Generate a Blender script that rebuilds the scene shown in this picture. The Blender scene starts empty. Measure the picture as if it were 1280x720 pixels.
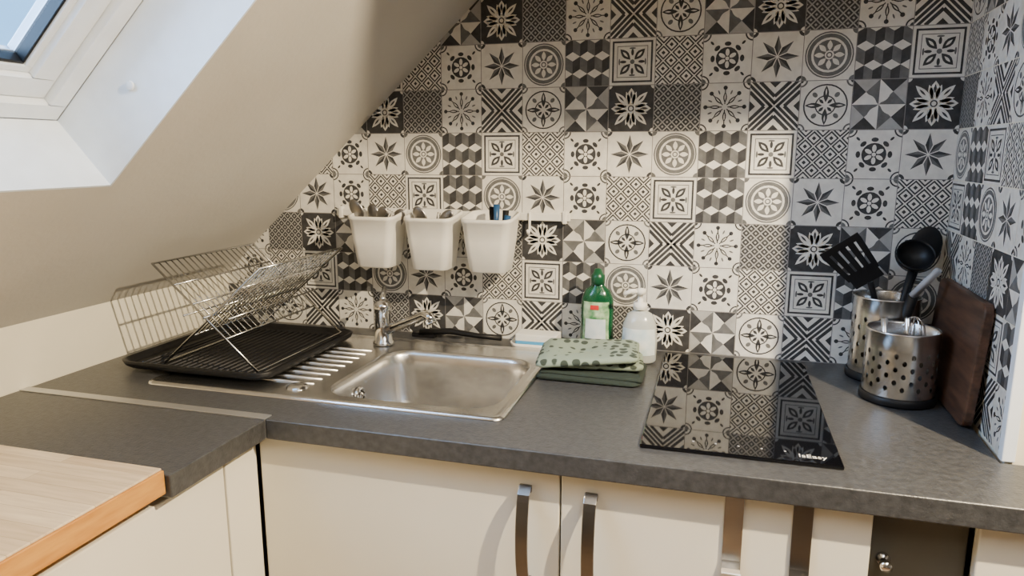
import bpy, math, random
from mathutils import Vector, Matrix, noise
random.seed(7)
sc = bpy.context.scene
pi = math.pi
BW = 1.64      # back wall y
CT = 0.90      # worktop top z
RWX = 0.452    # right wall x at back corner
def RX(y): return RWX - 0.02*(BW-y)/0.475
def ZS(x): return 2.206+0.914*x
KX = -1.288    # knee wall x

# ------------------------------------------------------------ materials
def mat(name, col, rough=0.5, metal=0.0, col2=None, nscale=20, bump=0.0, bscale=None, spec=None, trans=0.0, stretch=None, coat=0, ndet=4, lo=0.35, hi=0.65):
    m = bpy.data.materials.new(name); m.use_nodes = True
    nt = m.node_tree; p = nt.nodes['Principled BSDF']
    p.inputs['Base Color'].default_value = (*col, 1)
    p.inputs['Roughness'].default_value = rough
    p.inputs['Metallic'].default_value = metal
    if spec is not None: p.inputs['Specular IOR Level'].default_value = spec
    if trans: p.inputs['Transmission Weight'].default_value = trans
    if coat: p.inputs['Coat Weight'].default_value = coat
    tc = nt.nodes.new('ShaderNodeTexCoord'); mp = nt.nodes.new('ShaderNodeMapping')
    nt.links.new(tc.outputs['Object'], mp.inputs['Vector'])
    if stretch: mp.inputs['Scale'].default_value = stretch
    nz = nt.nodes.new('ShaderNodeTexNoise'); nz.inputs['Scale'].default_value = nscale; nz.inputs['Detail'].default_value = ndet
    nt.links.new(mp.outputs[0], nz.inputs['Vector'])
    if col2 is None: col2 = tuple(c*0.93 for c in col)
    cr = nt.nodes.new('ShaderNodeValToRGB')
    cr.color_ramp.elements[0].position = lo; cr.color_ramp.elements[1].position = hi
    cr.color_ramp.elements[0].color = (*col2, 1); cr.color_ramp.elements[1].color = (*col, 1)
    nt.links.new(nz.outputs['Fac'], cr.inputs['Fac']); nt.links.new(cr.outputs['Color'], p.inputs['Base Color'])
    if bump:
        nb = nt.nodes.new('ShaderNodeTexNoise'); nb.inputs['Scale'].default_value = bscale or nscale*3; nb.inputs['Detail'].default_value = 3
        nt.links.new(mp.outputs[0], nb.inputs['Vector'])
        bp = nt.nodes.new('ShaderNodeBump'); bp.inputs['Strength'].default_value = bump; bp.inputs['Distance'].default_value = 0.002
        nt.links.new(nb.outputs['Fac'], bp.inputs['Height']); nt.links.new(bp.outputs['Normal'], p.inputs['Normal'])
    return m

M_white = mat('tile_white', (0.80,0.78,0.72), 0.42, col2=(0.70,0.68,0.63), nscale=60, spec=.3)
M_lgrey = mat('tile_light_grey', (0.44,0.435,0.42), 0.42, col2=(0.37,0.365,0.35), nscale=70, spec=.3)
M_mid = mat('tile_mid_grey', (0.165,0.165,0.165), 0.42, col2=(0.12,0.12,0.12), nscale=70, spec=.3)
M_dark = mat('tile_charcoal', (0.040,0.040,0.042), 0.42, col2=(0.060,0.060,0.063), nscale=70, spec=.3)
M_grout = mat('tile_grout', (0.26,0.25,0.24), 0.8)
M_plaster = mat('slope_plaster', (0.60,0.575,0.525), 0.85, col2=(0.56,0.535,0.485), nscale=5, bump=0.25, bscale=90)
M_cream = mat('cream_wall', (0.85,0.80,0.65), 0.8, nscale=6, bump=0.15, bscale=90)
M_far = mat('far_wall_paint', (0.45,0.44,0.42), 0.8, nscale=6)
M_white_lin = mat('reveal_white', (0.80,0.86,0.93), 0.5)
M_pvc = mat('window_white', (0.80,0.84,0.88), 0.3)
M_ctr = mat('slate_laminate', (0.070,0.071,0.073), 0.36, col2=(0.038,0.0385,0.040), nscale=90, bump=0.3, bscale=250, ndet=12, lo=0.3, hi=0.7)
M_door = mat('cabinet_cream', (0.86,0.82,0.70), 0.3, nscale=3)
M_gapd = mat('dark_panel', (0.12,0.112,0.088), 0.6)
M_steel = mat('brushed_steel', (0.72,0.71,0.69), 0.25, 1.0, col2=(0.62,0.61,0.59), nscale=30, stretch=(1,12,1))
M_chrome = mat('chrome', (0.78,0.78,0.78), 0.1, 1.0)
M_wire = mat('chrome_wire', (0.60,0.60,0.59), 0.2, 1.0)
M_dsteel = mat('dark_handle_steel', (0.28,0.27,0.26), 0.28, 1.0)
M_black = mat('black_plastic', (0.008,0.008,0.009), 0.45, spec=.3)
M_hob = mat('black_glass', (0.003,0.003,0.004), 0.03, spec=.6)
M_alu = mat('aluminium_strip', (0.6,0.6,0.6), 0.35, 0.9)
M_cup = mat('cup_white', (0.84,0.82,0.76), 0.4)
M_green = mat('green_bottle', (0.012,0.13,0.055), 0.15, col2=(0.008,0.09,0.035), trans=0.35)
M_greencap = mat('green_cap', (0.006,0.075,0.03), 0.3)
M_label = mat('green_label', (0.55,0.72,0.45), 0.4, col2=(0.04,0.22,0.07), nscale=45)
M_label2 = mat('label_pale', (0.78,0.82,0.80), 0.4, col2=(0.55,0.68,0.72), nscale=40)
M_red = mat('label_red', (0.6,0.03,0.03), 0.4)
M_soap = mat('soap_clear_white', (0.74,0.77,0.73), 0.2, trans=0.35)
M_sage = mat('sage_cloth', (0.36,0.43,0.36), 0.95, bump=0.6, bscale=500)
M_dgreen = mat('dark_green_cloth', (0.02,0.03,0.022), 0.95, bump=0.6, bscale=400)
M_blue = mat('sponge_blue', (0.08,0.36,0.66), 0.8, bump=0.5, bscale=300)
M_sponge = mat('sponge_white', (0.78,0.78,0.74), 0.8, bump=0.5, bscale=300)
M_greyh = mat('grey_handle', (0.40,0.41,0.44), 0.4)
M_bluek = mat('blue_handle', (0.02,0.08,0.20), 0.35)
M_floor = mat('floor_wood', (0.30,0.20,0.12), 0.5, col2=(0.2,0.13,0.08), nscale=8, stretch=(1,8,1))
M_board = mat('walnut', (0.11,0.050,0.028), 0.5, col2=(0.042,0.020,0.011), nscale=9, stretch=(6,1,9), ndet=8)
M_woodside = mat('orange_wood', (0.68,0.33,0.065), 0.4, col2=(0.52,0.22,0.035), nscale=14, stretch=(6,1,6), ndet=8)
def add_dots(m, c1, c2, sc_):
    nt = m.node_tree; p = nt.nodes['Principled BSDF']
    tc = nt.nodes.new('ShaderNodeTexCoord'); v = nt.nodes.new('ShaderNodeTexVoronoi'); v.inputs['Scale'].default_value = sc_; v.inputs['Randomness'].default_value = 0.35
    nt.links.new(tc.outputs['Object'], v.inputs['Vector'])
    cr = nt.nodes.new('ShaderNodeValToRGB'); cr.color_ramp.elements[0].position = 0.36; cr.color_ramp.elements[1].position = 0.42
    cr.color_ramp.elements[0].color = (*c2,1); cr.color_ramp.elements[1].color = (*c1,1)
    nt.links.new(v.outputs['Distance'], cr.inputs['Fac']); nt.links.new(cr.outputs['Color'], p.inputs['Base Color'])
add_dots(M_sage, (0.25,0.31,0.24), (0.045,0.06,0.045), 46)
def stave_mat():
    m = bpy.data.materials.new('butcher_block_staves'); m.use_nodes = True
    nt = m.node_tree; p = nt.nodes['Principled BSDF']; p.inputs['Roughness'].default_value = 0.5; p.inputs['Specular IOR Level'].default_value = .25
    tc = nt.nodes.new('ShaderNodeTexCoord')
    br = nt.nodes.new('ShaderNodeTexBrick'); br.inputs['Scale'].default_value = 1.0
    br.inputs['Brick Width'].default_value = 0.30; br.inputs['Row Height'].default_value = 0.030
    br.inputs['Mortar Size'].default_value = 0.0004; br.inputs['Bias'].default_value = 0.0; br.offset=0.37
    br.inputs['Color1'].default_value = (0.84,0.69,0.48,1); br.inputs['Color2'].default_value = (0.64,0.48,0.31,1); br.inputs['Mortar'].default_value = (0.5,0.36,0.22,1)
    nt.links.new(tc.outputs['Object'], br.inputs['Vector'])
    mp = nt.nodes.new('ShaderNodeMapping'); mp.inputs['Scale'].default_value = (6,70,10); nt.links.new(tc.outputs['Object'], mp.inputs['Vector'])
    nz = nt.nodes.new('ShaderNodeTexNoise'); nz.inputs['Scale'].default_value = 2; nz.inputs['Detail'].default_value = 8; nt.links.new(mp.outputs[0], nz.inputs['Vector'])
    cr = nt.nodes.new('ShaderNodeValToRGB'); cr.color_ramp.elements[0].position=.3; cr.color_ramp.elements[1].position=.7; cr.color_ramp.elements[0].color=(.80,.77,.74,1); cr.color_ramp.elements[1].color=(1,1,1,1)
    nt.links.new(nz.outputs['Fac'], cr.inputs['Fac'])
    mx = nt.nodes.new('ShaderNodeMix'); mx.data_type='RGBA'; mx.blend_type='MULTIPLY'; mx.inputs['Factor'].default_value = 1.0
    nt.links.new(br.outputs['Color'], mx.inputs[6]); nt.links.new(cr.outputs['Color'], mx.inputs[7])
    nt.links.new(mx.outputs[2], p.inputs['Base Color'])
    return m
M_stave = stave_mat()
def glass_mat():
    m = bpy.data.materials.new('window_glass'); m.use_nodes = True
    nt = m.node_tree; nt.nodes.remove(nt.nodes['Principled BSDF'])
    o = nt.nodes['Material Output']; t = nt.nodes.new('ShaderNodeBsdfTransparent'); g = nt.nodes.new('ShaderNodeBsdfGlossy')
    g.inputs['Roughness'].default_value = 0.02; mx = nt.nodes.new('ShaderNodeMixShader'); mx.inputs[0].default_value = 0.07
    nt.links.new(t.outputs[0], mx.inputs[1]); nt.links.new(g.outputs[0], mx.inputs[2]); nt.links.new(mx.outputs[0], o.inputs['Surface'])
    return m
M_glass = glass_mat()

# ------------------------------------------------------------ builder
class B:
    def __init__(s, name): s.name=name; s.v=[]; s.f=[]; s.fm=[]; s.fs=[]; s.mats=[]
    def mi(s, m):
        if m not in s.mats: s.mats.append(m)
        return s.mats.index(m)
    def add(s, vs, fs, m, smooth=False, M=None):
        o = len(s.v); k = s.mi(m)
        for v in vs:
            v = Vector(v)
            s.v.append(M @ v if M is not None else v)
        for f in fs: s.f.append([i+o for i in f]); s.fm.append(k); s.fs.append(smooth)
    def box(s, x0,x1,y0,y1,z0,z1, m, M=None):
        vs=[(x,y,z) for z in (z0,z1) for y in (y0,y1) for x in (x0,x1)]
        s.add(vs, [(0,2,3,1),(4,5,7,6),(0,1,5,4),(2,6,7,3),(0,4,6,2),(1,3,7,5)], m, M=M)
    def lathe(s, prof, c, m, seg=32, sx=1, sy=1, a0=0, a1=2*pi, M=None, smooth=True):
        full = abs(a1-a0-2*pi)<1e-6; n = seg if full else seg+1
        vs=[]; fs=[]
        for r,z in prof:
            for i in range(n):
                a = a0+(a1-a0)*i/seg
                vs.append((c[0]+r*sx*math.cos(a), c[1]+r*sy*math.sin(a), c[2]+z))
        for j in range(len(prof)-1):
            for i in range(seg):
                i2=(i+1)%n if full else i+1
                fs.append((j*n+i, j*n+i2, (j+1)*n+i2, (j+1)*n+i))
        s.add(vs, fs, m, smooth, M)
    def tube(s, pts, r, m, seg=8, closed=False, flat=1.0, M=None):
        pts=[Vector(p) for p in pts]; n=len(pts)
        rs = r if isinstance(r,(list,tuple)) else [r]*n
        vs=[]; up=None
        for i,p in enumerate(pts):
            if closed: t=(pts[(i+1)%n]-pts[i-1]).normalized()
            elif i==0: t=(pts[1]-p).normalized()
            elif i==n-1: t=(p-pts[i-1]).normalized()
            else: t=(pts[i+1]-pts[i-1]).normalized()
            if up is None:
                up = Vector((0,0,1)) if abs(t.z)<0.9 else Vector((0,1,0))
            a=t.cross(up).normalized(); b=a.cross(t).normalized(); up=b
            for k in range(seg):
                th=2*pi*k/seg
                vs.append(p+rs[i]*(a*math.cos(th)+b*math.sin(th)*flat))
        fs=[]
        for i in range(n if closed else n-1):
            for k in range(seg):
                fs.append((i*seg+k, i*seg+(k+1)%seg, ((i+1)%n)*seg+(k+1)%seg, ((i+1)%n)*seg+k))
        if not closed:
            fs.append(tuple(range(seg-1,-1,-1))); fs.append(tuple((n-1)*seg+k for k in range(seg)))
        s.add(vs, fs, m, True, M)
    def loft(s, loops, m, cap0=False, cap1=False, smooth=True, M=None):
        n=len(loops[0]); vs=[p for l in loops for p in l]; fs=[]
        for j in range(len(loops)-1):
            for i in range(n):
                fs.append((j*n+i, j*n+(i+1)%n, (j+1)*n+(i+1)%n, (j+1)*n+i))
        s.add(vs, fs, m, smooth, M)
        if cap0: s.add(loops[0], [tuple(range(n-1,-1,-1))], m, False, M)
        if cap1: s.add(loops[-1], [tuple(range(n))], m, False, M)
    def prism(s, poly, z0, z1, m, M=None):
        n=len(poly)
        vs=[(x,y,z0) for x,y in poly]+[(x,y,z1) for x,y in poly]
        fs=[tuple(range(n-1,-1,-1)), tuple(range(n,2*n))]+[(i,(i+1)%n,n+(i+1)%n,n+i) for i in range(n)]
        s.add(vs, fs, m, False, M)
    def build(s, bevel=0, seg=2, subsurf=0, solid=0, fix=True):
        me=bpy.data.meshes.new(s.name); me.from_pydata([tuple(v) for v in s.v],[],s.f)
        for m in s.mats: me.materials.append(m)
        for i,p in enumerate(me.polygons): p.material_index=s.fm[i]; p.use_smooth=s.fs[i]
        me.update()
        if fix:
            import bmesh
            bm=bmesh.new(); bm.from_mesh(me); bmesh.ops.remove_doubles(bm, verts=bm.verts, dist=1e-6); bmesh.ops.recalc_face_normals(bm, faces=bm.faces); bm.to_mesh(me); bm.free()
        o=bpy.data.objects.new(s.name, me); sc.collection.objects.link(o)
        if solid:
            md=o.modifiers.new('s','SOLIDIFY'); md.thickness=solid; md.offset=0
        if bevel:
            md=o.modifiers.new('b','BEVEL'); md.width=bevel; md.segments=seg; md.limit_method='ANGLE'; md.angle_limit=math.radians(50)
        if subsurf:
            md=o.modifiers.new('ss','SUBSURF'); md.levels=subsurf; md.render_levels=subsurf
        return o

def rrect(x0,x1,y0,y1,z,r,k=6):
    pts=[]
    for cx,cy,a in ((x1-r,y1-r,0),(x0+r,y1-r,pi/2),(x0+r,y0+r,pi),(x1-r,y0+r,3*pi/2)):
        for i in range(k+1):
            t=a+pi/2*i/k; pts.append((cx+r*math.cos(t), cy+r*math.sin(t), z))
    return pts

# ------------------------------------------------------------ tile patterns
def clip(poly, L=0.492):
    for ax,sg in ((0,1),(0,-1),(1,1),(1,-1)):
        out=[]
        for i in range(len(poly)):
            a=poly[i-1]; b=poly[i]
            ia=a[ax]*sg<=L; ib=b[ax]*sg<=L
            if ia!=ib:
                t=(L*sg-a[ax])/(b[ax]-a[ax]); out.append((a[0]+t*(b[0]-a[0]), a[1]+t*(b[1]-a[1])))
            if ib: out.append(b)
        poly=out
        if len(poly)<3: return []
    return poly
W,LG,MD,DK = M_white,M_lgrey,M_mid,M_dark
def ell(cx,cy,a,b,rot=0,n=14):
    c,s_=math.cos(rot),math.sin(rot); o=[]
    for i in range(n):
        t=2*pi*i/n; x=a*math.cos(t); y=b*math.sin(t); o.append((cx+x*c-y*s_, cy+x*s_+y*c))
    return o
def pet(ang,r0,r1,w,n=5):
    o=[]
    for sg in (1,-1):
        rng = range(n+1) if sg==1 else range(n-1,0,-1)
        for i in rng:
            t=i/n; r=r0+(r1-r0)*t; d=sg*w*math.sin(pi*t)
            o.append((r*math.cos(ang)-d*math.sin(ang), r*math.sin(ang)+d*math.cos(ang)))
    return o
def bar(x0,y0,x1,y1,w):
    d=Vector((x1-x0,y1-y0)).normalized()*w/2; return [(x0-d.y,y0+d.x),(x0+d.y,y0-d.x),(x1+d.y,y1-d.x),(x1-d.y,y1+d.x)]
def ring(cx,cy,r0,r1,n=24,a0=0,a1=2*pi):
    o=[]
    for i in range(n):
        a=a0+(a1-a0)*i/n; b=a0+(a1-a0)*(i+1)/n
        o.append([(cx+r0*math.cos(a),cy+r0*math.sin(a)),(cx+r1*math.cos(a),cy+r1*math.sin(a)),(cx+r1*math.cos(b),cy+r1*math.sin(b)),(cx+r0*math.cos(b),cy+r0*math.sin(b))])
    return o
def sq(r0): return [(-r0,-r0),(r0,-r0),(r0,r0),(-r0,r0)]
PAT={}
def pat(name, base, items):
    L=[(clip(sq(0.6)),base,1)]
    for it in items:
        pl,m,ly=it
        if pl and isinstance(pl[0][0],(tuple,list)): 
            for q in pl:
                c=clip(q)
                if c: L.append((c,m,ly))
        else:
            c=clip(pl)
            if c: L.append((c,m,ly))
    PAT[name]=L
C4=[(-.5,-.5),(.5,-.5),(.5,.5),(-.5,.5)]
# star
it=[]
for k in range(8):
    a=k*pi/4; R=.43
    it.append(([(.02*math.cos(a),.02*math.sin(a)),(.2*math.cos(a-.34),.2*math.sin(a-.34)),(R*math.cos(a),R*math.sin(a))],DK,2))
    it.append(([(.02*math.cos(a),.02*math.sin(a)),(R*math.cos(a),R*math.sin(a)),(.2*math.cos(a+.34),.2*math.sin(a+.34))],MD,2))
for c in C4: it.append((ell(c[0],c[1],.11,.11),DK,2)); it.append((ell(c[0],c[1],.05,.05),W,3))
pat('star',W,it)
# clover
it=[(ell(0,0,.235,.235,0,20),DK,2)]
for k in range(6):
    a=k*pi/3+pi/6; it.append((ell(.125*math.cos(a),.125*math.sin(a),.075,.042,a,10),W,3))
it.append((ell(0,0,.04,.04),W,3))
for k in range(8):
    a=k*pi/4; it.append((ell(.30*math.cos(a),.30*math.sin(a),.045,.07,a,10),DK,2))
for c in C4:
    it.append((ring(c[0],c[1],.13,.16,20),DK,2)); it.append((ell(c[0],c[1],.09,.09),MD,2))
    a=math.atan2(c[1],c[0]); it.append((ell(.45*math.cos(a),.45*math.sin(a),.05,.025,a,8),DK,2))
pat('clover',W,it)
# circle
it=[(ell(0,0,.465,.465,0,28),MD,2),(ring(0,0,.30,.345),W,3),(ring(0,0,.42,.435,28),W,3)]
for k in range(8): it.append((pet(k*pi/4,.09,.29,.05),W,3))
it.append((ring(0,0,.06,.09,14),W,4)); it.append((ell(0,0,.035,.035),W,4))
for c in C4: it.append((ell(c[0],c[1],.1,.1),MD,2))
pat('circle',W,it)
# cubes
it=[]
w=1/3
for j in range(-4,5):
    for i in range(-2,3):
        x=i*w; y=j*.375
        x+= (w/2 if j%2 else 0)
        it.append(([(x,y+.25),(x-w/2,y+.15),(x,y+.05),(x+w/2,y+.15)],W,2))
        it.append(([(x-w/2,y+.15),(x-w/2,y-.125),(x,y-.225),(x,y+.05)],DK,2))
        it.append(([(x,y+.05),(x,y-.225),(x+w/2,y-.125),(x+w/2,y+.15)],MD,2))
pat('cubes',LG,it)
# square ornament
it=[]
def sqring(a,b): 
    return [[(-b,-b),(b,-b),(b,-a),(-b,-a)],[(-b,a),(b,a),(b,b),(-b,b)],[(-b,-a),(-a,-a),(-a,a),(-b,a)],[(a,-a),(b,-a),(b,a),(a,a)]]
it.append((sqring(.40,.44),DK,2)); it.append((sqring(.32,.335),MD,2))
for k in range(4):
    a=k*pi/2+pi/4; it.append((pet(a,.06,.38,.075),DK,2)); it.append((pet(a,.14,.30,.025),W,3))
    a=k*pi/2; it.append((ell(.2*math.cos(a),.2*math.sin(a),.07,.03,a),DK,2)); it.append((ell(.285*math.cos(a),.285*math.sin(a),.02,.07,a),MD,2))
it.append((ell(0,0,.05,.05),MD,3))
pat('square',W,it)
# lattice
def lat(step,wd,m,ly):
    o=[]
    n=int(1.2/step)+1
    for k in range(-n,n+1):
        o.append((bar(k*step-1,-1,k*step+1,1,wd),m,ly)); o.append((bar(k*step-1,1,k*step+1,-1,wd),m,ly))
    return o
it=[]
it+=lat(1/3,.085,DK,2); it+=[(p,W,3) for p,_,_ in lat(1/3,.024,DK,2)]
for i in range(-2,3):
    for j in range(-2,3):
        it.append((ell(i/3,j/3+1/6,.045,.045,0,4),DK,2)); it.append((ell(i/3+1/6,j/3,.045,.045,0,4),DK,2))
pat('lattice',W,it)
# dense
it=[]+lat(.2,.026,LG,2)
for i in range(-3,4):
    for j in range(-3,4):
        it.append((ell(i*.2,j*.2+.1,.030,.030,0,4),LG,2)); it.append((ell(i*.2+.1,j*.2,.030,.030,0,4),LG,2))
pat('dense',DK,it)
# snowflake
it=[]
for k in range(8):
    a=k*pi/4; it.append((bar(0,0,.4*math.cos(a),.4*math.sin(a),.022),DK,2))
    it.append((ell(.40*math.cos(a),.40*math.sin(a),.045,.045,0,10),DK,2)); it.append((pet(a,.08,.32,.04),DK,2)); it.append((pet(a,.13,.28,.014),W,3))
    a+=pi/8; it.append((ell(.33*math.cos(a),.33*math.sin(a),.05,.018,a,8),MD,2))
for c in C4: it.append((ring(c[0],c[1],.12,.15,20),DK,2)); it.append((ell(c[0],c[1],.07,.07),DK,2))
it.append((ell(0,0,.06,.06),W,4))
pat('snow',W,it)
# Xlat
it=[]
for sgn in (1,-1):
    it.append((bar(-1,-sgn,1,sgn,.15),DK,2)); it.append((bar(-1,-sgn,1,sgn,.03),W,3))
for k in range(4):
    a=k*pi/2; x,y=.5*math.cos(a),.5*math.sin(a)
    it.append((bar(x-.3,y,x,y+.3,.07),DK,2)); it.append((bar(x,y+.3,x+.3,y,.07),DK,2)); it.append((bar(x+.3,y,x,y-.3,.07),DK,2)); it.append((bar(x,y-.3,x-.3,y,.07),DK,2))
    it.append((ell(x,y,.12,.12,0,4),DK,2))
pat('xlat',W,it)
# compass
it=[(ring(0,0,.40,.43,28),DK,2),(ring(0,0,.18,.205,20),DK,2)]
for k in range(4):
    a=k*pi/2; it.append((pet(a,.06,.40,.055),DK,2)); it.append((pet(a,.2,.34,.014),W,3))
    a+=pi/4; it.append((ell(.30*math.cos(a),.30*math.sin(a),.06,.045,a,10),MD,2)); it.append((pet(a,.05,.18,.03),DK,2))
it.append((ell(0,0,.045,.045),W,4))
for c in C4: it.append((ring(c[0],c[1],.1,.135,20),MD,2)); it.append((ell(c[0],c[1],.055,.055),DK,2))
pat('compass',W,it)
# pinwheel
it=[]
for k in range(4):
    a=k*pi/2
    def rt(p): return (p[0]*math.cos(a)-p[1]*math.sin(a), p[0]*math.sin(a)+p[1]*math.cos(a))
    it.append(([rt(p) for p in ((0,0),(.25,.25),(0,.5))],MD,2))
    it.append(([rt(p) for p in ((.5,.0),(.5,.5),(.25,.25))],DK,2))
    it.append(([rt(p) for p in ((.0,.5),(.25,.25),(.5,.5),(.3,.5))],LG,2))
    it.append((pet(a+pi/4,.06,.28,.03),W,3))
pat('pinwheel',W,it)
# floral
it=[]
for k in range(4):
    a=k*pi/2
    it.append((pet(a,.05,.44,.10),W,2)); it.append((pet(a,.20,.38,.025),DK,3))
    for d in (-.3,.3): it.append((pet(a+d,.1,.38,.045),W,2))
    a+=pi/4
    it.append((pet(a,.05,.50,.07),W,2)); it.append((pet(a,.22,.40,.02),DK,3))
it.append((ell(0,0,.11,.11),W,3)); it.append((ring(0,0,.045,.07,14),DK,4))
for c in C4: it.append((ell(c[0],c[1],.08,.08),W,2))
pat('floral',DK,it)
G1=['lattice','clover','star','circle','cubes','square']; G2=['dense','snow','xlat','compass','pinwheel','floral']
ROW=[lambda c:G2[c%6], lambda c:G1[(c-3)%6], lambda c:G2[(c-3)%6], lambda c:G1[c%6], lambda c:G1[(2-c)%6], lambda c:G2[(5-c)%6], lambda c:G1[(5-c)%6], lambda c:G2[(2-c)%6], lambda c:G1[c%6], lambda c:G2[(c+1)%6],lambda c:G1[(c+2)%6],lambda c:G2[(c+3)%6],lambda c:G1[(c+4)%6],lambda c:G2[(c+4)%6]]
TS=0.1
def put_tile(b, name, mp, u0, v0, rot=0):
    for poly,m,ly in PAT[name]:
        vs=[mp(u0+(p[0]+.5)*TS, v0+(p[1]+.5)*TS, .0003*ly+.0002) for p in poly]
        b.add(vs,[tuple(range(len(vs)))],m)

# ------------------------------------------------------------ room shell
H=2.29
b=B('wall_back'); b.box(-1.45,2.6,BW,BW+.1,0,H+.3,M_grout)
for r in range(14):
    for c in range(18):
        x1=RWX-c*TS
        if x1-TS<-1.31: 
            if x1<-1.25: continue
        if CT+r*TS>ZS(x1)+.02: continue
        put_tile(b, ROW[r](c), lambda u,v,d:(RWX-u,BW-d,CT+v), c*TS, r*TS)
b.build(fix=False)
yend=1.165
b=B('wall_right')
ydir=Vector((RX(yend)-RWX, yend-BW,0)).normalized(); nrm=Vector((-1,-.042,0)).normalized()
vs=[(RWX,BW,0),(RX(yend),yend,0),(2.6,yend,0),(2.6,BW,0)]
b.prism([(v[0],v[1]) for v in vs],0,H+.3,M_cream)
for r in range(14):
    for c in range(5):
        def mpf(u,v,d):
            u=min(u,(BW-yend)-.004); p=Vector((RWX,BW,CT+v))+ydir*u+nrm*d; return p
        put_tile(b, ROW[r](-1-c), mpf, c*TS, r*TS)
b.build(fix=False)
b=B('trim_1'); b.box(RX(yend)-.006,RX(yend)+.012,yend-.006,yend+.012,CT+.0005,H,M_white_lin); b.build(bevel=.002)

b=B('wall_left'); b.box(KX-.1,KX,-2.4,BW,0,ZS(KX),M_cream); b.build()
sa=math.atan(.914); cs,sn=math.cos(sa),math.sin(sa)
S=Matrix(((cs,0,-sn,-.994),(0,1,0,0),(sn,0,cs,ZS(-.994)),(0,0,0,1)))   # local (s,t,n)
s0=(KX-.02+.994)/cs; s1=(.0918+.994)/cs
wy0,wy1=.43,.985; ws0,ws1=0.0,.80
b=B('ceiling')
TH=.24
def slab(sa_,sb,ya,yb): b.box(sa_,sb,ya,yb,0,TH,M_plaster,S)
slab(s0-.15,ws0,-2.4,BW+.1); slab(ws1,s1+.2,-2.4,BW+.1); slab(ws0,ws1,-2.4,wy0); slab(ws0,ws1,wy1,BW+.1)
b.box(.0918,2.7,-2.4,BW+.1,H,H+.1,M_plaster)
b.build()
b=B('trim_2'); q=.004; e=.145
b.box(ws0,ws0+q,wy0,wy1,.0,e,M_white_lin,S); b.box(ws1-q,ws1,wy0,wy1,0,e,M_white_lin,S)
b.box(ws0,ws1,wy0,wy0+q,0,e,M_white_lin,S); b.box(ws0,ws1,wy1-q,wy1,0,e,M_white_lin,S); b.build()
b=B('light_blocker'); b.box(-.28,2.6,.80,.84,1.893,H,M_plaster); b.build()     # unseen blocker, added to cut lamp light off the upper tile rows
b=B('window_1')
def rg(i,w_,n0,n1,m):
    a0,a1,c0,c1=ws0+i,ws1-i,wy0+i,wy1-i
    b.box(a0,a0+w_,c0,c1,n0,n1,m,S); b.box(a1-w_,a1,c0,c1,n0,n1,m,S)
    b.box(a0+w_,a1-w_,c0,c0+w_,n0,n1,m,S); b.box(a0+w_,a1-w_,c1-w_,c1,n0,n1,m,S)
rg(.005,.032,.145,.22,M_pvc); rg(.038,.040,.160,.23,M_pvc); rg(.078,.012,.172,.205,M_pvc); rg(.090,.004,.176,.200,M_black)
b.box(ws0+.08,ws1-.08,wy0+.08,wy1-.08,.186,.190,M_glass,S)
b.lathe([(0,0),(.008,0),(.008,.004),(0,.004)],(0,0,0),M_pvc,16,M=S@Matrix.Translation((.16,wy1-.006,.075))@Matrix.Rotation(pi/2,4,'X'))
b.build(bevel=.003)
b=B('floor'); b.box(-1.4,2.7,-2.5,BW+.1,-.05,0,M_floor); b.build()
b=B('wall_front'); b.box(-1.45,2.7,-2.5,-2.4,0,H+.3,M_far); b.build()
b=B('wall_side'); b.box(2.6,2.7,-2.4,BW,0,H+.3,M_far); b.build()

# ------------------------------------------------------------ worktop
FY=1.004
def polyobj(name, poly, z0,z1,m,bev,holes=()):
    b=B(name); b.prism(poly,z0,z1,m); o=b.build()
    for h_ in holes:
        cb=B('cut'); cb.box(*h_,M_black); c=cb.build()
        md=o.modifiers.new('bo','BOOLEAN'); md.object=c; md.operation='DIFFERENCE'; md.solver='EXACT'
        dg=bpy.context.evaluated_depsgraph_get(); me=bpy.data.meshes.new_from_object(o.evaluated_get(dg))
        o.modifiers.clear(); o.data=me; bpy.data.objects.remove(c)
    md=o.modifiers.new('b','BEVEL'); md.width=bev; md.segments=3; md.limit_method='ANGLE'; md.angle_limit=math.radians(50)
    return o
polyobj('worktop',[(KX+.001,FY+.022),(-.735,FY+.022),(-.735,FY),(1.2,FY),(1.2,yend-.008),(RX(yend)-.008,yend-.008),(RWX-.006,BW-.002),(KX+.001,BW-.002)],CT-.036,CT,M_ctr,.0025,holes=[(-1.075,-.355,1.125,1.535,CT-.1,CT+.1)])
polyobj('worktop.001',[(KX+.001,.778),(-.735,.778),(-.735,FY-.001),(KX+.001,FY-.001)],CT-.036,CT,M_ctr,.0025)
b=B('worktop_joint_strip'); b.box(KX+.001,-.7355,FY,FY+.021,CT-.036,CT+.0015,M_alu); b.build(bevel=.001)
b=B('butcher_block_worktop')
b.box(KX+.001,-.742,-.6,.776,CT-.028,CT+.008,M_woodside)
b.box(KX+.001,-.744,-.598,.774,CT+.008,CT+.012,M_stave)
b.build(bevel=.0015)

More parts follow.
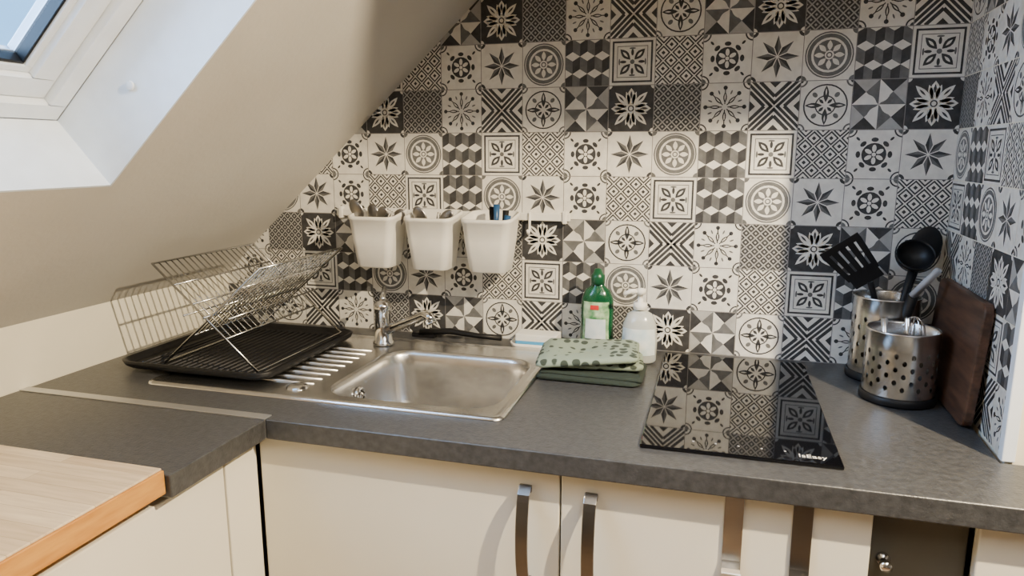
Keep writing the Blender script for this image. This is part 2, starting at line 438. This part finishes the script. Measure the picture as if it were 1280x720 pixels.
# ------------------------------------------------------------ cabinets
b=B('kitchen_cabinet')
DY=1.028
b.box(-.768,-.2185,DY,DY+.018,.12,CT-.043,M_door)
b.box(-.2155,.233,DY,DY+.018,.12,CT-.043,M_door)
b.box(.364,1.19,DY,DY+.018,.12,CT-.038,M_door)
b.box(.236,.362,DY+.03,DY+.045,.02,CT-.038,M_gapd)
b.box(-.70,.22,DY+.026,DY+.036,.12,CT-.045,M_gapd)
b.box(.236,.245,DY+.045,BW-.02,.02,CT-.038,M_gapd)
b.box(-.79,.99,DY+.06,DY+.07,.0,.12,M_gapd)
cab=b.build(bevel=.002)
b=B('kitchen_cabinet.001')
LX=-.772
b.box(LX-.018,LX,.94,1.024,.12,CT-.043,M_door)
b.box(LX-.018,LX,.45,.935,.12,CT-.056,M_door)
b.box(LX-.018,LX,-.1,.445,.12,CT-.056,M_door)
b.box(LX-.04,LX-.02,-.5,1.02,.0,CT-.04,M_gapd)
b.build(bevel=.002)

def handle(name,x,z0,z1):
    b=B(name); n=16; loops=[]
    for i in range(n+1):
        t=i/n; z=z1+(z0-z1)*t; d=.004+.026*min(1,math.sin(pi*t)**.45*1.0)
        y=DY-d; w_=.010
        loops.append([(x-w_,y-.002,z),(x+w_,y-.002,z),(x+w_,y+.003,z),(x-w_,y+.003,z)])
    b.loft(loops,M_dsteel,True,True,smooth=False)
    b.box(x-.01,x+.01,DY-.006,DY,z1-.012,z1,M_dsteel); b.box(x-.01,x+.01,DY-.006,DY,z0,z0+.012,M_dsteel)
    o=b.build(bevel=.001); o.parent=cab
handle('handle_1',-.273,.66,.832); handle('handle_2',-.167,.66,.832)
def strap(name,x,m=None):
    b=B(name); w_=.0135
    path=[(DY+.0205,CT-.062),(DY+.0200,CT-.0405),(DY-.002,CT-.0405),(DY-.003,.80),(DY-.003,.755),(DY-.006,.742),(DY-.014,.736),(DY-.024,.738),(DY-.030,.748)]
    loops=[]
    for y,z in path:
        loops.append([(x-w_,y-.0008,z-.0008),(x+w_,y-.0008,z-.0008),(x+w_,y+.0008,z+.0008),(x-w_,y+.0008,z+.0008)])
    b.loft(loops,m or M_dsteel,True,True,smooth=False)
    return b.build()
strap('over_door_hook',.046,M_steel); strap('over_door_hook.001',.141)
b=B('cabinet_latch'); Mx=Matrix.Translation((.256,DY+.03,.775))@Matrix.Rotation(pi/2,4,'X')
b.lathe([(0,0),(.009,0),(.009,.006),(.004,.006),(.004,.016),(.008,.02),(.008,.028),(0,.030)],(0,0,0),M_chrome,20,M=Mx)
b.build()

# ------------------------------------------------------------ sink
b=B('kitchen_sink'); z=CT
bx0,bx1,by0,by1=-.712,-.370,1.145,1.47
X0,X1,Y0,Y1=-1.085,-.337,1.104,1.558
L=[rrect(X0,X1,Y0,Y1,z+.0005,.02), rrect(X0+.001,X1-.001,Y0+.001,Y1-.001,z+.004,.02), rrect(X0+.006,X1-.006,Y0+.006,Y1-.006,z+.006,.018),
   rrect(X0+.012,X1-.012,Y0+.012,Y1-.012,z+.0055,.015), rrect(X0+.018,X1-.018,Y0+.018,Y1-.018,z+.003,.012)]
b.loft(L,M_steel)
b.loft([rrect(X0+.018,X1-.018,Y0+.018,Y1-.018,z+.003,.012), rrect(bx0-.004,bx1+.004,by0-.004,by1+.004,z+.003,.064)],M_steel,smooth=False)
L=[rrect(bx0-.004,bx1+.004,by0-.004,by1+.004,z+.003,.064),rrect(bx0,bx1,by0,by1,z+.001,.06),rrect(bx0+.004,bx1-.004,by0+.004,by1-.004,z-.008,.058)]
for k in range(1,9):
    t=k/8; ins=.006+.012*t
    L.append(rrect(bx0+ins,bx1-ins,by0+ins,by1-ins,z-.01-.105*t,.056))
for k in range(1,7):
    t=k/6*pi/2; ins=.018+.03*(1-math.cos(t)); L.append(rrect(bx0+ins,bx1-ins,by0+ins,by1-ins,z-.115-.03*math.sin(t),.05))
L.append(rrect(bx0+.14,bx1-.14,by0+.13,by1-.13,z-.149,.02))
b.loft(L,M_steel,cap1=True)
for i in range(9):
    y=1.19+i*.031
    b.tube([(-1.05,y,z+.0025),(-.90,y,z+.003),(-.752,y,z+.0025)],[.003,.0045,.003],M_steel,8)
b.lathe([(0,.006),(.014,.006),(.02,.004),(.022,0)],(-.772,1.163,z+.003),M_chrome,24)
Mo=Matrix.Translation((bx0+.0125,1.275,z-.045))@Matrix.Rotation(pi/2,4,'Y')
b.lathe([(0,.001),(.008,.001),(.008,.004),(.016,.005),(.019,.002),(.019,-.002)],(0,0,0),M_chrome,24,M=Mo)
for a in range(6): b.tube([Mo@Vector((.011*math.cos(a),.011*math.sin(a),.005)),Mo@Vector((.011*math.cos(a),.011*math.sin(a),.0062))],.003,M_black,8)
b.lathe([(0,0),(.035,0),(.04,.002),(.043,0)],(-.545,1.31,z-.147),M_chrome,28)
b.build()

# ------------------------------------------------------------ faucet
b=B('kitchen_faucet'); fx,fy=-.752,1.500
b.lathe([(.0,0),(.026,0),(.026,.006),(.021,.010),(.019,.075),(.021,.078),(.021,.092),(.016,.104),(0,.108)],(fx,fy,z+.0045),M_chrome,28)
pts=[(fx+.012,fy-.006,z+.040),(fx+.05,fy-.03,z+.058),(fx+.10,fy-.06,z+.082),(fx+.145,fy-.088,z+.104),(fx+.158,fy-.096,z+.103),(fx+.165,fy-.099,z+.088)]
b.tube(pts,[.012,.0115,.011,.011,.012,.0125],M_chrome,14)
b.tube([(fx,fy,z+.105),(fx-.004,fy+.012,z+.118),(fx-.008,fy+.03,z+.135)],[.008,.007,.006],M_chrome,10)
b.build()

# ------------------------------------------------------------ hob
b=B('induction_hob')
b.box(-.099,.196,1.062,1.600,CT+.0005,CT+.0065,M_hob)
M_mark=mat('hob_marking',(.35,.35,.35),.4)
hob=b.build(bevel=.0015)
b=B('markings')
for i in range(5): b.box(-.02+i*.034,-.017+i*.034,1.094,1.098,CT+.0066,CT+.0068,M_mark)
o=b.build(); o.parent=hob
fc=bpy.data.curves.new('logo_text','FONT'); fc.body='IsEasy'; fc.size=.017; fc.extrude=.0001
fo=bpy.data.objects.new('logo_text',fc); sc.collection.objects.link(fo); fo.location=(.135,1.080,CT+.0068); fc.materials.append(M_cup); fo.parent=hob

# ------------------------------------------------------------ drip tray + rack
b=B('draining_tray'); tz=CT+.0085
X0,X1,Y0,Y1=-1.205,-.835,1.150,1.535
L=[rrect(X0+.012,X1-.012,Y0+.012,Y1-.012,tz,.035),rrect(X0+.004,X1-.004,Y0+.004,Y1-.004,tz+.006,.04),rrect(X0,X1,Y0,Y1,tz+.016,.042),rrect(X0+.006,X1-.006,Y0+.006,Y1-.006,tz+.017,.04),rrect(X0+.012,X1-.012,Y0+.012,Y1-.012,tz+.008,.036),rrect(X0+.018,X1-.018,Y0+.018,Y1-.018,tz+.004,.032)]
b.loft(L,M_black,cap0=True,cap1=True)
for i in range(19):
    x=X0+.04+i*(X1-X0-.08)/18; b.tube([(x,Y0+.03,tz+.004),(x,Y1-.03,tz+.004)],.0035,M_black,6)
b.build()
b=B('dish_rack'); rz=tz+.0125; ya,yb=1.178,1.51
xl,xr=-1.100,-.872; ht=.210; wr=.0022
def P(x,y,h_): return (x,y,rz+h_)
for (xa,xb,off) in ((xr,xl-.005,0),(xl,xr+.016,.006)):
    b.tube([P(xa,ya+off,0),P(xb,ya+off,ht),P(xb,yb-off,ht),P(xa,yb-off,0)],wr*1.25,M_wire,8,closed=True)
    for t in (.30,.62,.80):
        x=xa+(xb-xa)*t; b.tube([P(x,ya+off,ht*t),P(x,yb-off,ht*t)],wr*.9,M_wire,6)
    n=19
    for i in range(1,n):
        y=ya+off+(yb-ya-2*off)*i/n
        t0=.30; b.tube([P(xa+(xb-xa)*t0,y,ht*t0),P(xb,y,ht)],wr*.7,M_wire,6)
for x in (xl+.06,xr-.06):
    b.tube([P(x,ya,.105),P(x,yb,.105)],wr*.9,M_wire,6)
b.tube([P((xl+xr)/2,ya-.006,ht*.5),P((xl+xr)/2,yb+.006,ht*.5)],wr*1.2,M_wire,8)
b.build()

# ------------------------------------------------------------ rail and cups
b=B('wall_rail'); b.box(-.935,-.33,BW-.014,BW-.0015,1.196,1.214,M_cup)
b.box(-.928,-.918,BW-.018,BW-.0015,1.190,1.220,M_cup); b.box(-.347,-.337,BW-.018,BW-.0015,1.190,1.220,M_cup)
rail=b.build(bevel=.002)
b=B('rail_hook'); b.tube([(-.425,BW-.0165,1.216),(-.425,BW-.018,1.19),(-.425,BW-.02,1.172),(-.425,BW-.03,1.166),(-.425,BW-.038,1.176)],.003,M_cup,8); b.build()
def cup(name,cx):
    b=B(name); cy=1.566; zb,zt=1.082,1.212
    def lp(hw,hd,z_,r,tilt=0):
        return [(x,y,zz+tilt*(y-cy)) for x,y,zz in rrect(cx-hw,cx+hw,cy-hd,cy+hd,z_,r)]
    L=[lp(.040,.036,zb,.015),lp(.044,.040,zb+.003,.017),lp(.053,.0455,zb+.07,.018),lp(.0585,.049,zt-.012,.019,.1),lp(.0605,.0515,zt-.008,.02,.14),lp(.0605,.0515,zt,.02,.14),lp(.0565,.0475,zt,.018,.14),lp(.050,.043,zb+.06,.017),lp(.041,.036,zb+.006,.014)]
    b.loft(L,M_cup,cap0=True,cap1=True)
    b.build()
cups=[-.789,-.645,-.503]
cup('cutlery_cup',cups[0]); cup('cutlery_cup.001',cups[1]); cup('cutlery_cup.002',cups[2])
def spoon(b,p0,p1,m,head=(.016,.026),hm=None):
    p0=Vector(p0);p1=Vector(p1); d=(p1-p0).normalized(); b.tube([p0,p0+(p1-p0)*.5,p1],[.0035,.003,.004],m,8,flat=.6)
    side=d.cross(Vector((0,1,0))).normalized(); nn=side.cross(d)
    M_=Matrix((( side.x,d.x,nn.x,0),(side.y,d.y,nn.y,0),(side.z,d.z,nn.z,0),(0,0,0,1)))
    M_=Matrix.Translation(p1+d*head[1]*.8)@M_
    b.lathe([(math.sin(pi*i/10)*head[0],-math.cos(pi*i/10)*.004) for i in range(11)],(0,0,0),hm or m,18,sx=1,sy=head[1]/head[0],M=M_)
def fork(b,p0,p1,m):
    p0=Vector(p0);p1=Vector(p1); d=(p1-p0).normalized(); side=d.cross(Vector((0,1,0))).normalized()
    b.tube([p0,p1],[.0035,.003],m,8,flat=.6)
    b.tube([p1-side*.009,p1+side*.009],.004,m,8,flat=.5)
    for k in (-.009,-.003,.003,.009): b.tube([p1+side*k,p1+side*k+d*.032],.0016,m,6)
b=B('cutlery'); cx=cups[0]
spoon(b,(cx+.02,1.565,1.10),(cx-.040,1.555,1.202),M_dsteel); spoon(b,(cx-.01,1.575,1.10),(cx+.008,1.565,1.182),M_dsteel); fork(b,(cx-.02,1.55,1.10),(cx+.028,1.55,1.190),M_dsteel); spoon(b,(cx,1.585,1.1),(cx-.018,1.585,1.185),M_dsteel)
spoon(b,(cx-.01,1.58,1.1),(cx+.038,1.575,1.180),M_dsteel); b.build()
b=B('cutlery.001'); cx=cups[1]
spoon(b,(cx+.02,1.565,1.10),(cx-.02,1.555,1.187),M_dsteel); fork(b,(cx-.01,1.58,1.10),(cx+.01,1.575,1.182),M_dsteel); spoon(b,(cx-.03,1.56,1.10),(cx+.022,1.56,1.182),M_dsteel)
fork(b,(cx+.01,1.585,1.10),(cx-.034,1.58,1.185),M_dsteel); b.build()
b=B('kitchen_knives'); cx=cups[2]
for dx,dy,h_,m_,tx in ((.012,0,.252,M_bluek,.004),(.028,.008,.238,M_black,.01),(.0,.015,.245,M_black,-.002),(.032,-.01,.228,M_bluek,.02),(-.02,.0,.215,M_steel,-.02)):
    b.tube([(cx+dx*.4,1.566+dy,1.10),(cx+dx+tx*.3,1.566+dy,CT+h_+.04),(cx+dx+tx*.6,1.566+dy,CT+h_+.085)],[.003,.006,.008],m_,10)
b.build()

# ------------------------------------------------------------ bottles
b=B('dish_soap_bottle'); c=(-.252,1.572,CT+.001)
pr=[(0,0),(.034,0),(.038,.006),(.039,.03),(.036,.07),(.037,.10),(.036,.128),(.028,.148),(.016,.158),(.0135,.165)]
b.lathe(pr,c,M_green,36,sx=1,sy=.62)
b.lathe([(.0390,.030),(.0368,.07),(.0378,.10),(.0366,.124)],c,M_label,20,sx=1.01,sy=.64,a0=pi*1.22,a1=pi*1.78)
b.lathe([(.0385,.107),(.0374,.117)],c,M_red,12,sx=1.012,sy=.66,a0=pi*1.40,a1=pi*1.56)
b.lathe([(.0393,.040),(.0378,.085)],c,M_label2,12,sx=1.012,sy=.66,a0=pi*1.3,a1=pi*1.7)
b.lathe([(.0135,.162),(.016,.163),(.016,.182),(.012,.186),(.008,.196),(0,.198)],c,M_greencap,24)
b.build()
b=B('hand_soap_dispenser'); c=(-.152,1.535,CT+.001)
b.lathe([(0,0),(.034,0),(.038,.005),(.039,.05),(.036,.085),(.026,.108),(.014,.115),(.013,.12)],c,M_soap,36,sx=1,sy=.72)
b.lathe([(.0395,.02),(.040,.05),(.0375,.078)],c,M_label2,20,sx=1.005,sy=.74,a0=pi*1.15,a1=pi*1.85)
b.lathe([(.0135,.117),(.015,.118),(.015,.132),(.006,.134),(.005,.15),(.011,.151),(.012,.162),(0,.165)],c,M_cup,20)
b.tube([(c[0],c[1],c[2]+.157),(c[0]-.02,c[1]-.01,c[2]+.158),(c[0]-.034,c[1]-.017,c[2]+.152)],[.006,.0055,.004],M_cup,10)
b.build()

# ------------------------------------------------------------ sponge dish, brush
b=B('sponge_dish')
L=[rrect(-.455,-.335,1.56,1.632,CT+.001,.02),rrect(-.46,-.33,1.559,1.636,CT+.012,.022),rrect(-.456,-.334,1.561,1.632,CT+.012,.02),rrect(-.45,-.34,1.565,1.627,CT+.005,.016)]
b.loft(L,M_cup,cap0=True,cap1=True); b.build()
b=B('dish_sponge')
b.box(-.445,-.345,1.568,1.622,CT+.0055,CT+.018,M_blue); b.box(-.445,-.345,1.568,1.622,CT+.018,CT+.034,M_sponge); b.build(bevel=.003)
b=B('dish_brush')
b.tube([(-.70,1.60,CT+.012),(-.62,1.60,CT+.020),(-.55,1.602,CT+.013),(-.49,1.605,CT+.011)],[.011,.010,.008,.009],M_black,12,flat=.8)
b.box(-.72,-.66,1.592,1.61,CT+.001,CT+.012,M_black)
b.build()

# ------------------------------------------------------------ towels
def cloth(name,x0,x1,y0,y1,z0,h_,m,layers,rot,seed,amp=1.0,tilt=0.0):
    b=B(name); cx,cy=(x0+x1)/2,(y0+y1)/2
    R=Matrix.Translation((cx,cy,0))@Matrix.Rotation(rot,4,'Z')@Matrix.Translation((-cx,-cy,0))
    lh=h_/layers
    for l in range(layers):
        zz=z0+l*lh; j=.006*((l*7+seed)%3-1)
        def top(x,y):
            e_=max(0,(abs(x-cx)/((x1-x0)/2))-.7)
            return amp*(.008*noise.noise(Vector((x*14,y*14,seed+l*.3)))+.003*noise.noise(Vector((x*45,y*45,seed))))+tilt*(x-cx)*(l+1)/layers+tilt*.5*(y-cy)-.012*e_*(l+1)/layers
        loops=[]
        for k,(ins,tz_) in enumerate(((.006,0),(.001,.2),(0,.5),(.001,.8),(.006,1.0))):
            lp=[]
            for (px,py,pz) in rrect(x0+ins+j,x1-ins+j,y0+ins+j,y1-ins-j,0,.014,8):
                wob=.006*noise.noise(Vector((px*28,py*28,seed+9+l)))
                lp.append((px+wob,py+wob,zz+tz_*lh+(top(px,py) if (l>0 or k>1) else 0)))
            loops.append(lp)
        b.loft(loops,m,cap0=True,M=R)
        loop=loops[-1]
        ring2=[[(cx+(p[0]-cx)*s_, cy+(p[1]-cy)*s_, zz+lh+top(cx+(p[0]-cx)*s_,cy+(p[1]-cy)*s_)) for p in loop] for s_ in (1,.92,.84,.72,.6,.48,.36,.24,.12,.02)]
        b.loft(ring2,m,cap1=True,M=R)
    return b.build(fix=True)
cloth('dark_dishcloth',-.335,-.125,1.352,1.475,CT+.001,.018,M_dgreen,2,.03,3)
cloth('folded_tea_towel',-.342,-.136,1.360,1.487,CT+.024,.028,M_sage,2,.12,5,1.5,.05)

# ------------------------------------------------------------ utensil holders
def holder(name,cx,cy,r,h_):
    b=B(name); z0=CT+.001
    b.lathe([(0,0),(r+.003,0),(r+.004,.004),(r+.004,.014),(r+.001,.016)],(cx,cy,z0),M_black,40)
    zs=z0+.016; zh0=zs+.012; zh1=z0+h_-.034; rows=6; cols=28
    b.lathe([(r,0),(r,zh0-zs)],(cx,cy,zs),M_steel,56)
    b.lathe([(r,zh1-zs),(r,z0+h_-zs-.003),(r+.002,z0+h_-zs),(r-.001,z0+h_-zs+.001),(r-.002,z0+h_-zs-.004)],(cx,cy,zs),M_steel,56)
    ch=(zh1-zh0)/rows
    def pt(a,z_): return (cx+r*math.cos(a),cy+r*math.sin(a),z_)
    for i in range(cols):
        a=2*pi*i/cols; da=2*pi/cols
        for j in range(rows):
            zc=zh0+(j+.5)*ch; ac=a+da/2; hole = (i+j)%2==0
            o=[(1,0),(1,1),(0,1),(-1,1),(-1,0),(-1,-1),(0,-1),(1,-1)]
            out=[pt(ac+u*da/2, zc+v*ch/2) for u,v in o]
            if hole:
                inn=[pt(ac+math.cos(k*pi/4)*da*.28, zc+math.sin(k*pi/4)*min(ch*.42,.0055)) for k in range(8)]
                b.add(out+inn,[(k,(k+1)%8,8+(k+1)%8,8+k) for k in range(8)],M_steel,True)
            else: b.add(out+[pt(ac,zc)],[(k,(k+1)%8,8) for k in range(8)],M_steel,True)
    b.lathe([(r-.003,.002),(0,.002)],(cx,cy,z0+.014),M_black,32)
    return b.build()
h1=(.340,1.425); h2=(.337,1.563)
holder('utensil_holder',h1[0],h1[1],.0615,.135); holder('utensil_holder.001',h2[0],h2[1],.062,.170)
# slotted turner
b=B('slotted_turner')
p0=Vector((h2[0]+.02,h2[1],CT+.03)); p1=Vector((.300,1.545,CT+.20)); 
b.tube([p0,p1],[.005,.006],M_black,10)
ax=(Vector((.245,1.535,CT+.262))-p1).normalized(); sd=ax.cross(Vector((0.25,1,.2))).normalized(); nn=sd.cross(ax)
Mt=Matrix(((sd.x,ax.x,nn.x,p1.x),(sd.y,ax.y,nn.y,p1.y),(sd.z,ax.z,nn.z,p1.z),(0,0,0,1)))
b.box(-.030,.030,0,.034,-.0015,.0015,M_black,Mt); b.box(-.042,.042,.088,.102,-.0015,.0015,M_black,Mt)
for k in range(5):
    x=-.036+k*.018; b.add([(x*.78-.0052,.02,-.0015),(x*.78+.0052,.02,-.0015),(x+.0064,.092,-.0015),(x-.0064,.092,-.0015),(x*.78-.0052,.02,.0015),(x*.78+.0052,.02,.0015),(x+.0064,.092,.0015),(x-.0064,.092,.0015)],[(3,2,1,0),(4,5,6,7),(0,1,5,4),(1,2,6,5),(2,3,7,6),(3,0,4,7)],M_black,False,Mt)
b.build(bevel=.0008)
b=B('serving_spoon'); spoon(b,(h2[0]+.01,h2[1]+.02,CT+.03),(.398,1.60,CT+.235),M_black,head=(.030,.042)); b.build()
b=B('ladle'); p1=Vector((.375,1.555,CT+.23)); b.tube([(h2[0]+.01,h2[1]+.01,CT+.03),p1],[.005,.006],M_black,10)
b.lathe([(math.sin(pi/2*i/8)*.034,-math.cos(pi/2*i/8)*.03) for i in range(9)],(0,0,0),M_black,24,M=Matrix.Translation((.378,1.55,CT+.258))@Matrix.Rotation(.9,4,'X'))
b.build(solid=.002)
b=B('cooking_spatula'); p0=Vector((h2[0]+.005,h2[1]-.03,CT+.03)); p1=Vector((.368,1.50,CT+.185)); p2=Vector((.400,1.475,CT+.240))
b.tube([p0,p1],[.008,.011],M_black,12,flat=.7); b.tube([p1,p2],[.012,.010],M_greyh,12,flat=.6); b.build()
b=B('steel_whisk'); b.tube([(h1[0]-.02,h1[1],CT+.03),(h1[0]-.035,h1[1]-.005,CT+.155)],[.005,.006],M_steel,10)
b.tube([(h1[0]+.02,h1[1]+.01,CT+.03),(h1[0]+.0,h1[1]-.02,CT+.16)],[.004,.005],M_chrome,10)
for k in range(5):
    a=k*pi/5; c=Vector((h1[0]+.015,h1[1]-.005,CT+.075)); r_=.022
    b.tube([c+Vector((r_*math.sin(t)*math.cos(a),r_*math.sin(t)*math.sin(a),.04-.045*math.cos(t))) for t in [pi*2*i/20 for i in range(20)]],.0011,M_chrome,6,closed=True)
b.build()

# ------------------------------------------------------------ cutting board
b=B('cutting_board'); wl,hh,th=.285,.212,.016
ang=math.atan2(.013,hh)
Mb=Matrix.Translation((.4065,1.280,CT+.003))@Matrix.Rotation(-.03,4,'Z')@Matrix.Rotation(ang,4,'Y')
L=[[(x0_,y_,z_) for (y_,z_,_) in rrect(0,wl,0,hh,0,.02,5)] for x0_ in (0,th)]
b.loft(L,M_board,True,True,smooth=False,M=Mb); b.build(bevel=.003)

# ------------------------------------------------------------ lights
def light(name,typ,loc,e,col,**k):
    l=bpy.data.lights.new(name,typ); l.energy=e; l.color=col
    for a,v in k.items(): setattr(l,a,v)
    o=bpy.data.objects.new(name,l); sc.collection.objects.link(o); o.location=loc; return o
o=light('room_lamp','SPOT',(.80,.54,2.05),270,(1,.81,.54),shadow_soft_size=.015,spot_size=math.radians(120),spot_blend=.3)
d=Vector((-.45,1.3,.95))-Vector((.80,.54,2.05)); o.rotation_euler=d.to_track_quat('-Z','Y').to_euler()
o=light('ambient_fill','AREA',(.65,-.2,2.27),17,(1,.98,.95),size=.9)  # added soft fill for the ambient level, not an actual ceiling fitting
o=light('daylight_sun','SUN',(-3,0,4),22,(.40,.63,1.0),angle=1.1)
d=Vector((.78,.28,-.50)); o.rotation_euler=d.to_track_quat('-Z','Y').to_euler()
w=bpy.data.worlds.new('sky_world'); sc.world=w; w.use_nodes=True; nt=w.node_tree; bg=nt.nodes['Background']
tc=nt.nodes.new('ShaderNodeTexCoord'); nz=nt.nodes.new('ShaderNodeTexNoise'); nz.inputs['Scale'].default_value=9; nz.inputs['Detail'].default_value=6
nt.links.new(tc.outputs['Generated'],nz.inputs['Vector']); cr=nt.nodes.new('ShaderNodeValToRGB')
cr.color_ramp.elements[0].position=.4; cr.color_ramp.elements[1].position=.62; cr.color_ramp.elements[0].color=(.08,.22,.42,1); cr.color_ramp.elements[1].color=(.36,.62,1.0,1)
nt.links.new(nz.outputs['Fac'],cr.inputs['Fac']); nt.links.new(cr.outputs['Color'],bg.inputs['Color']); bg.inputs['Strength'].default_value=6

# ------------------------------------------------------------ camera
cd=bpy.data.cameras.new('camera'); cd.sensor_width=36; cd.lens=25.03; cd.clip_start=.02
co=bpy.data.objects.new('camera',cd); sc.collection.objects.link(co); co.location=(0,0,1.355)
co.rotation_euler=(math.radians(90-10.81),0,math.radians(16.1)); sc.camera=co
